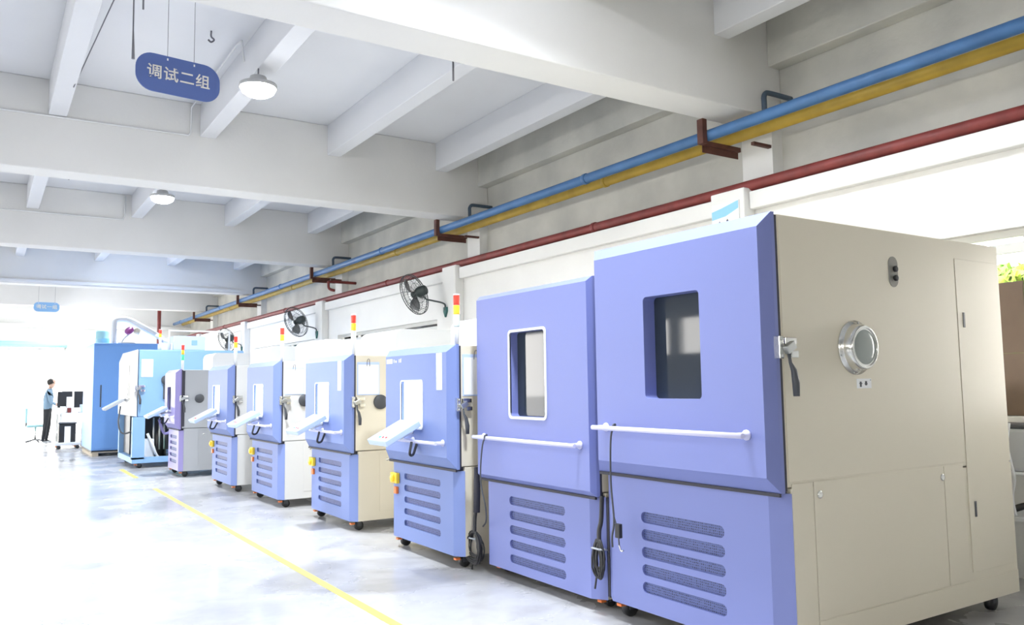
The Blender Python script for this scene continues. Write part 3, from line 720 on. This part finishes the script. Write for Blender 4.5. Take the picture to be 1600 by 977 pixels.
tube('cord', 'dark', t, smooth_path([(-.016, 0, -.005), (-.012, 0, .017), (.01, .006, .017), (-.02, .02, -.05), (-.022, .05, -.3), (.0, .02, -.5), (.08, .15, -.62), (.12, .26, -.68)]), .006, 6)

# ------------------------------------------------------------------ ceiling hooks, rods, conduit
tag(tube('ceiling_hook', 'wire', None, smooth_path([(1.85, 8.52, 5.089), (1.85, 8.52, 5.03), (1.88, 8.52, 5.0), (1.85, 8.52, 4.97), (1.82, 8.52, 4.99)]), .009, 6), 'dark iron hook in the ceiling to the right of the hanging sign', 'hook')
tag(tube('hanging_rod', 'wire', None, [(.91, 7.0, 5.089), (.915, 7.0, 4.3), (.92, 7.0, 4.06)], .008, 6, [.006, .006, .014]), 'thin steel rod with turnbuckle hanging left of the sign', 'rod')
tag(tube('hanging_rod', 'wire', None, [(.98, 7.0, 5.089), (.985, 7.0, 4.49)], .008, 6), 'short steel rod hanging beside the longer turnbuckle rod', 'rod')
tag(tube('stay_wire', 'wire', None, [(.70, 9.7, 4.65), (.95, 7.2, 5.07)], .006, 6), 'slanting steel stay wire fixed to the leftmost ceiling joist', 'wire')
tag(tube('hanging_rod', 'wire', None, [(3.10, 5.62, 4.01), (3.10, 5.62, 3.85)], .008, 6), 'short hooked rod hanging from the nearest cross beam', 'rod')
tag(tube('hanging_rod', 'wire', None, [(.98, 13.9, 5.089), (.98, 13.9, 4.6)], .01, 6), 'short dark rod hanging in the second ceiling bay', 'rod')
tag(tube('conduit', 'conduit', None, [(-2.0, 10.855, 4.63), (2.10, 10.855, 4.65), (2.13, 10.855, 4.70), (2.13, 10.84, 5.02), (2.13, 8.6, 5.03), (2.13, 8.4, 5.0), (2.13, 8.3, 4.75)], .012, 6), 'thin white conduit along the second cross beam and up the joist', 'conduit')
tag(tube('conduit', 'conduit', None, [(-2.0, 16.72, 4.60), (2.10, 16.72, 4.60), (2.13, 16.72, 4.70), (2.13, 16.71, 5.06)], .014, 6), 'thin conduit along the third cross beam', 'conduit')
tag(box('cable_tray', 'conduit', None, -6, 5.85, 22.82, 22.885, 4.03, 4.10), 'white cable tray running along the fourth cross beam', 'tray')

# ------------------------------------------------------------------ far end: person, bench, monitors, bins
def person():
    root = thing('person', 'person in blue-grey shirt and black trousers standing at the far workbench', 'person', (1.46, 25.05, 0), 0)
    V = [(0,0,.90), (0,0,1.06), (.01,0,1.22), (.02,0,1.36), (.035,0,1.44), (.05,0,1.50),            # 0-5 pelvis..neck
         (.02,.10,.88), (.035,.11,.48), (-.01,.115,.08), (.13,.12,.035),                             # 6-9 left leg
         (-.02,-.10,.88), (-.05,-.11,.48), (-.10,-.115,.08), (.04,-.12,.035),                        # 10-13 right leg
         (.02,.19,1.37), (.05,.23,1.10), (.27,.20,1.03), (.02,-.19,1.37), (.04,-.24,1.10), (.25,-.21,1.00)]  # 14-19 arms
    R = [.135,.125,.145,.13,.07,.052, .095,.062,.045,.04, .095,.062,.045,.04, .068,.046,.034, .068,.046,.034]
    Ed = [(0,1),(1,2),(2,3),(3,4),(4,5),(0,6),(6,7),(7,8),(8,9),(0,10),(10,11),(11,12),(12,13),(3,14),(14,15),(15,16),(3,17),(17,18),(18,19)]
    me = bpy.data.meshes.new('body'); me.from_pydata(V, Ed, []); o = bpy.data.objects.new('body', me); COL.objects.link(o); o.parent = root
    sk = o.modifiers.new('skin', 'SKIN'); sk.use_smooth_shade = True
    for i, d in enumerate(me.skin_vertices[0].data):
        d.radius = (R[i], R[i]*(1.25 if i in (1,2,3) else 1)); d.use_root = (i == 0)
    sb = o.modifiers.new('sub', 'SUBSURF'); sb.levels = 2; sb.render_levels = 2
    dg = bpy.context.evaluated_depsgraph_get(); m2 = bpy.data.meshes.new_from_object(o.evaluated_get(dg))
    o.modifiers.clear(); o.data = m2; m2.materials.clear()
    for k in ('shirt', 'trousers', 'skin', 'shoe'): m2.materials.append(M[k])
    for p in m2.polygons:
        c = p.center; p.use_smooth = True
        p.material_index = 3 if c.z < .075 else 1 if c.z < .93 and abs(c.y) < .19 and c.x < .14 else 2 if c.z > 1.46 or (c.x > .17) else 0
    hb = bmesh.new(); add_lathe(hb, [(0, -.125), (.045, -.12), (.066, -.07), (.078, 0), (.08, .05), (.066, .09), (.03, .115), (0, .118)], 20, Matrix.Translation((.075, 0, 1.60)) @ Matrix.Rotation(.12, 4, 'Y'))
    for v in hb.verts: v.co.x = .075 + (v.co.x-.075)*1.12
    h = obj('head', hb, 'skin', root)
    b = bmesh.new(); add_prism(b, [(.155, 1.575), (.19, 1.57), (.16, 1.615)], -.012, .012, 'y'); obj('nose', b, 'skin', h, .004)
    for s in (-1, 1):
        b = bmesh.new(); add_lathe(b, [(.0, -.01), (.018, -.006), (.022, .01), (0, .012)], 10, align((0, s, 0), (.07, s*.078, 1.60))); obj('ear', b, 'skin', h)
        b = bmesh.new(); add_lathe(b, [(.009, -.004), (.006, .004), (0, .005)], 8, align((1, s*.3, 0), (.155, s*.03, 1.61))); obj('eye', b, 'hair', h)
    box('mouth', 'purplefilm', h, .152, .16, -.02, .02, 1.54, 1.546)
    b = bmesh.new(); add_lathe(b, [(.092, -.02), (.094, .04), (.078, .092), (.035, .122), (0, .126)], 20, Matrix.Translation((.06, 0, 1.605)) @ Matrix.Rotation(-.35, 4, 'Y')); obj('hair', b, 'hair', root)
    for s, wr in ((1, (.27, .20, 1.03)), (-1, (.25, -.21, 1.0))):
        b = bmesh.new(); w = Vector(wr); add_tube(b, [w + Vector((-.01, 0, 0)), w + Vector((.04, 0, 0)), w + Vector((.09, 0, -.005))], .03, 8, rads=[.026, .036, .034])
        for k in range(4):
            y = (k-1.5)*.018; L = (.055, .066, .062, .048)[k]
            add_tube(b, [w + Vector((.085, y, 0)), w + Vector((.085+L*.6, y, -.008)), w + Vector((.085+L, y, -.03))], .009, 6)
        add_tube(b, [w + Vector((.03, -s*.03, 0)), w + Vector((.06, -s*.055, -.01)), w + Vector((.085, -s*.055, -.02))], .010, 6)
        obj('hand', b, 'skin', root)
person()
t = thing('workbench', 'pale workbench piled with boxes beside the standing person', 'workbench', (1.62, 23.6, 0))
box('table_top', 'white', t, 0, .95, 0, 1.3, .80, .84, .006)
for x in (.03, .87):
    for y in (.05, 1.2): box('leg', 'alu', t, x, x+.05, y, y+.05, 0, .80)
box('lower_shelf', 'white', t, .03, .92, .05, 1.25, .30, .33)
for k in range(3):
    b = box('drawer', 'white', t, .55, .9, -.012, .05, .36+k*.145, .49+k*.145, .004); box('handle', 'dark', b, .65, .8, -.022, -.012, .42+k*.145, .435+k*.145)
for i, (x, w, lab) in enumerate(((1.60, .34, 'black monitor at the left end of the far workbench, nearest the person'), (1.98, .36, 'black monitor at the right end of the far workbench, by the blue cabinet'))):
    t = thing('monitor', lab, 'monitor', (x, 23.95, .84)); box('base', 'dark', t, .1, w-.1, -.1, .1, 0, .015, .004)
    box('stand', 'dark', t, w/2-.03, w/2+.03, -.0, .03, .015, .2); p = box('screen_housing', 'black', t, 0, w, -.03, .0, .12, .54, .01)
tag(box('paper_sheet', 'paper', None, 1.80, 1.93, 23.80, 23.81, .845, 1.24), 'white paper sheet propped in front of the black monitors', 'paper')
for i, (x0, x1, h, m, lab) in enumerate(((1.66, 1.78, .16, 'paper', 'white box at the left on the far workbench'), (1.82, 1.90, .12, 'redpipe', 'small dark red box on the far workbench'), (2.1, 2.4, .2, 'panelw', 'pale blue box at the right on the far workbench'))):
    b = box('box', m, None, x0, x1, 23.64, 23.78, .841, .841+h, .006); tag(b, lab, 'box')
t = thing('storage_bin', 'black bin with white paper strip standing on a low white trolley', 'bin', (1.56, 22.5, .16))
box('bin_body', 'black', t, 0, .36, 0, .4, 0, .44, .015); box('lid', 'dark', t, -.015, .375, -.015, .415, .44, .475, .01); box('paper_strip', 'paper', t, .12, .25, -.003, 0, .0, .38)
t = thing('trolley', 'low white flat trolley under the black bin', 'trolley', (1.48, 22.45, 0))
box('deck', 'white', t, 0, .56, 0, .55, .09, .158, .01)
for x in (.08, .48):
    for y in (.08, .47): caster(t, x, y, .09, .04)
t = thing('parts_rack', 'white drawer rack beside the tall mid-blue cabinet', 'rack', (2.06, 22.3, 0))
box('rack_body', 'white', t, 0, .5, 0, .6, .02, .75, .01)
for k in range(4): b = box('drawer', 'panelw', t, .03, .47, -.015, 0, .08+k*.165, .22+k*.165, .004); box('handle', 'dark', b, .18, .3, -.025, -.015, .14+k*.165, .155+k*.165)
t = thing('upright_cabinet', 'narrow white control cabinet with black buttons, left of the mid-blue cabinet', 'cabinet', (2.08, 23.0, 0))
box('cabinet_body', 'white', t, .45, .95, 0, .55, .0, 2.2, .01)
dd = box('door', 'white', t, .47, .93, -.012, 0, .1, 2.15, .004)
for x, z in ((.52, 1.45), (.62, 1.45), (.56, 1.05)): disc('button', 'black', dd, x, -.012, z, [(.035, 0), (.03, .02), (0, .02)], 12)
t = thing('office_chair', 'pale swivel chair behind the standing person', 'chair', (1.22, 25.6, 0))
box('seat', 'teal', t, -.22, .22, -.22, .22, .43, .50, .03); box('backrest', 'teal', t, -.26, -.2, -.2, .2, .55, .95, .03)
box('back_bar', 'dark', t, -.24, -.2, -.03, .03, .45, .6); tube('post', 'chrome', t, [(0,0,.1), (0,0,.43)], .025, 8)
for k in range(5):
    a = 2*PI*k/5; tube('leg', 'dark', t, [(0,0,.11), (.27*math.cos(a), .27*math.sin(a), .04)], .02, 6)

# ------------------------------------------------------------------ right edge, behind the biggest chamber
for z0, z1, y1, lab in ((1.576, 2.09, 3.62, 'upper brown cardboard sheet covering the window behind the biggest chamber'), (1.128, 1.575, 3.64, 'lower brown cardboard sheet covering the window behind the biggest chamber')):
    tag(box('cardboard_sheet', 'card', None, 6.218, 6.236, 2.89, y1, z0, z1, .002), lab, 'cardboard', 'cardboard sheets in the window')
t = thing('instrument_stand', 'white instrument on a frame stand at the right picture edge', 'stand', (5.72, 2.62, 0))
box('shelf', 'white', t, 0, .36, 0, .5, .46, .49, .005); box('shelf', 'white', t, 0, .36, 0, .5, .76, .78, .005)
for x in (.01, .33):
    for y in (.01, .47): box('leg', 'alu', t, x, x+.022, y, y+.022, 0, .78)
box('instrument_body', 'grey_body', t, .03, .33, .05, .42, .78, 1.06, .02); box('instrument_top', 'dark', t, .05, .31, .07, .40, 1.06, 1.09, .01)
tag(tube('loose_cable', 'white', None, smooth_path([(5.70, 2.79, 1.10), (5.66, 2.79, .95), (5.68, 2.77, .75), (5.70, 2.80, .62), (5.69, 2.78, .5)]), .009, 6), 'white loose cable hanging by the right picture edge', 'cable')
tag(tube('loose_cable', 'black', None, smooth_path([(5.74, 2.85, .52), (5.80, 2.75, .56), (5.90, 2.70, .52), (6.0, 2.72, .53)]), .022, 8), 'black loose cable on the stand at the right picture edge', 'cable')
t = thing('sack', 'white translucent plastic sack slumped on the floor at the right picture edge', 'sack', (5.86, 3.40, 0))
bm = bmesh.new(); rnd = random.Random(3)
bmesh.ops.create_icosphere(bm, subdivisions=4, radius=1)
for v in bm.verts:
    k = 1 + .05*math.sin(9*v.co.x+3*v.co.z) + .04*math.sin(13*v.co.y-5*v.co.z)
    v.co = Vector((v.co.x*.19*k, v.co.y*.24*k, .19 + v.co.z*.19*(k if v.co.z > 0 else 1)))
for f in bm.faces: f.smooth = True
obj('sack_body', bm, 'clear', t); bm = bmesh.new(); add_lathe(bm, [(.06, 0), (.02, .04), (.05, .10), (.0, .09)], 12, Matrix.Translation((0, 0, .36))); obj('sack_neck', bm, 'clear', t)
# greenery outside that window
t = thing('shrub', 'yellow-green leafy shrub outside the window at the right', 'shrub', (8.6, 4.10, -.2))
tube('trunk', 'wood', t, [(0,0,0), (.05,0,1.2), (0,.1,2.0)], .06, 8)
bm = bmesh.new(); rnd = random.Random(5)
for k in range(4000):
    a, b_, rr = rnd.uniform(0, 2*PI), rnd.uniform(-1, 1), rnd.uniform(.6, 1)**.5
    c = Vector((.55*rr*math.cos(a)*math.sqrt(1-b_*b_), 1.0*rr*math.sin(a)*math.sqrt(1-b_*b_), 2.0+.72*rr*b_))
    u = Vector((rnd.gauss(0,1), rnd.gauss(0,1), rnd.gauss(0,1))).normalized()*.11; w = u.orthogonal().normalized()*.05
    bm.faces.new([bm.verts.new(p) for p in (c-u, c+w, c+u, c-w)])
o = obj('foliage', bm, 'leaf', t); o['kind'] = 'stuff'
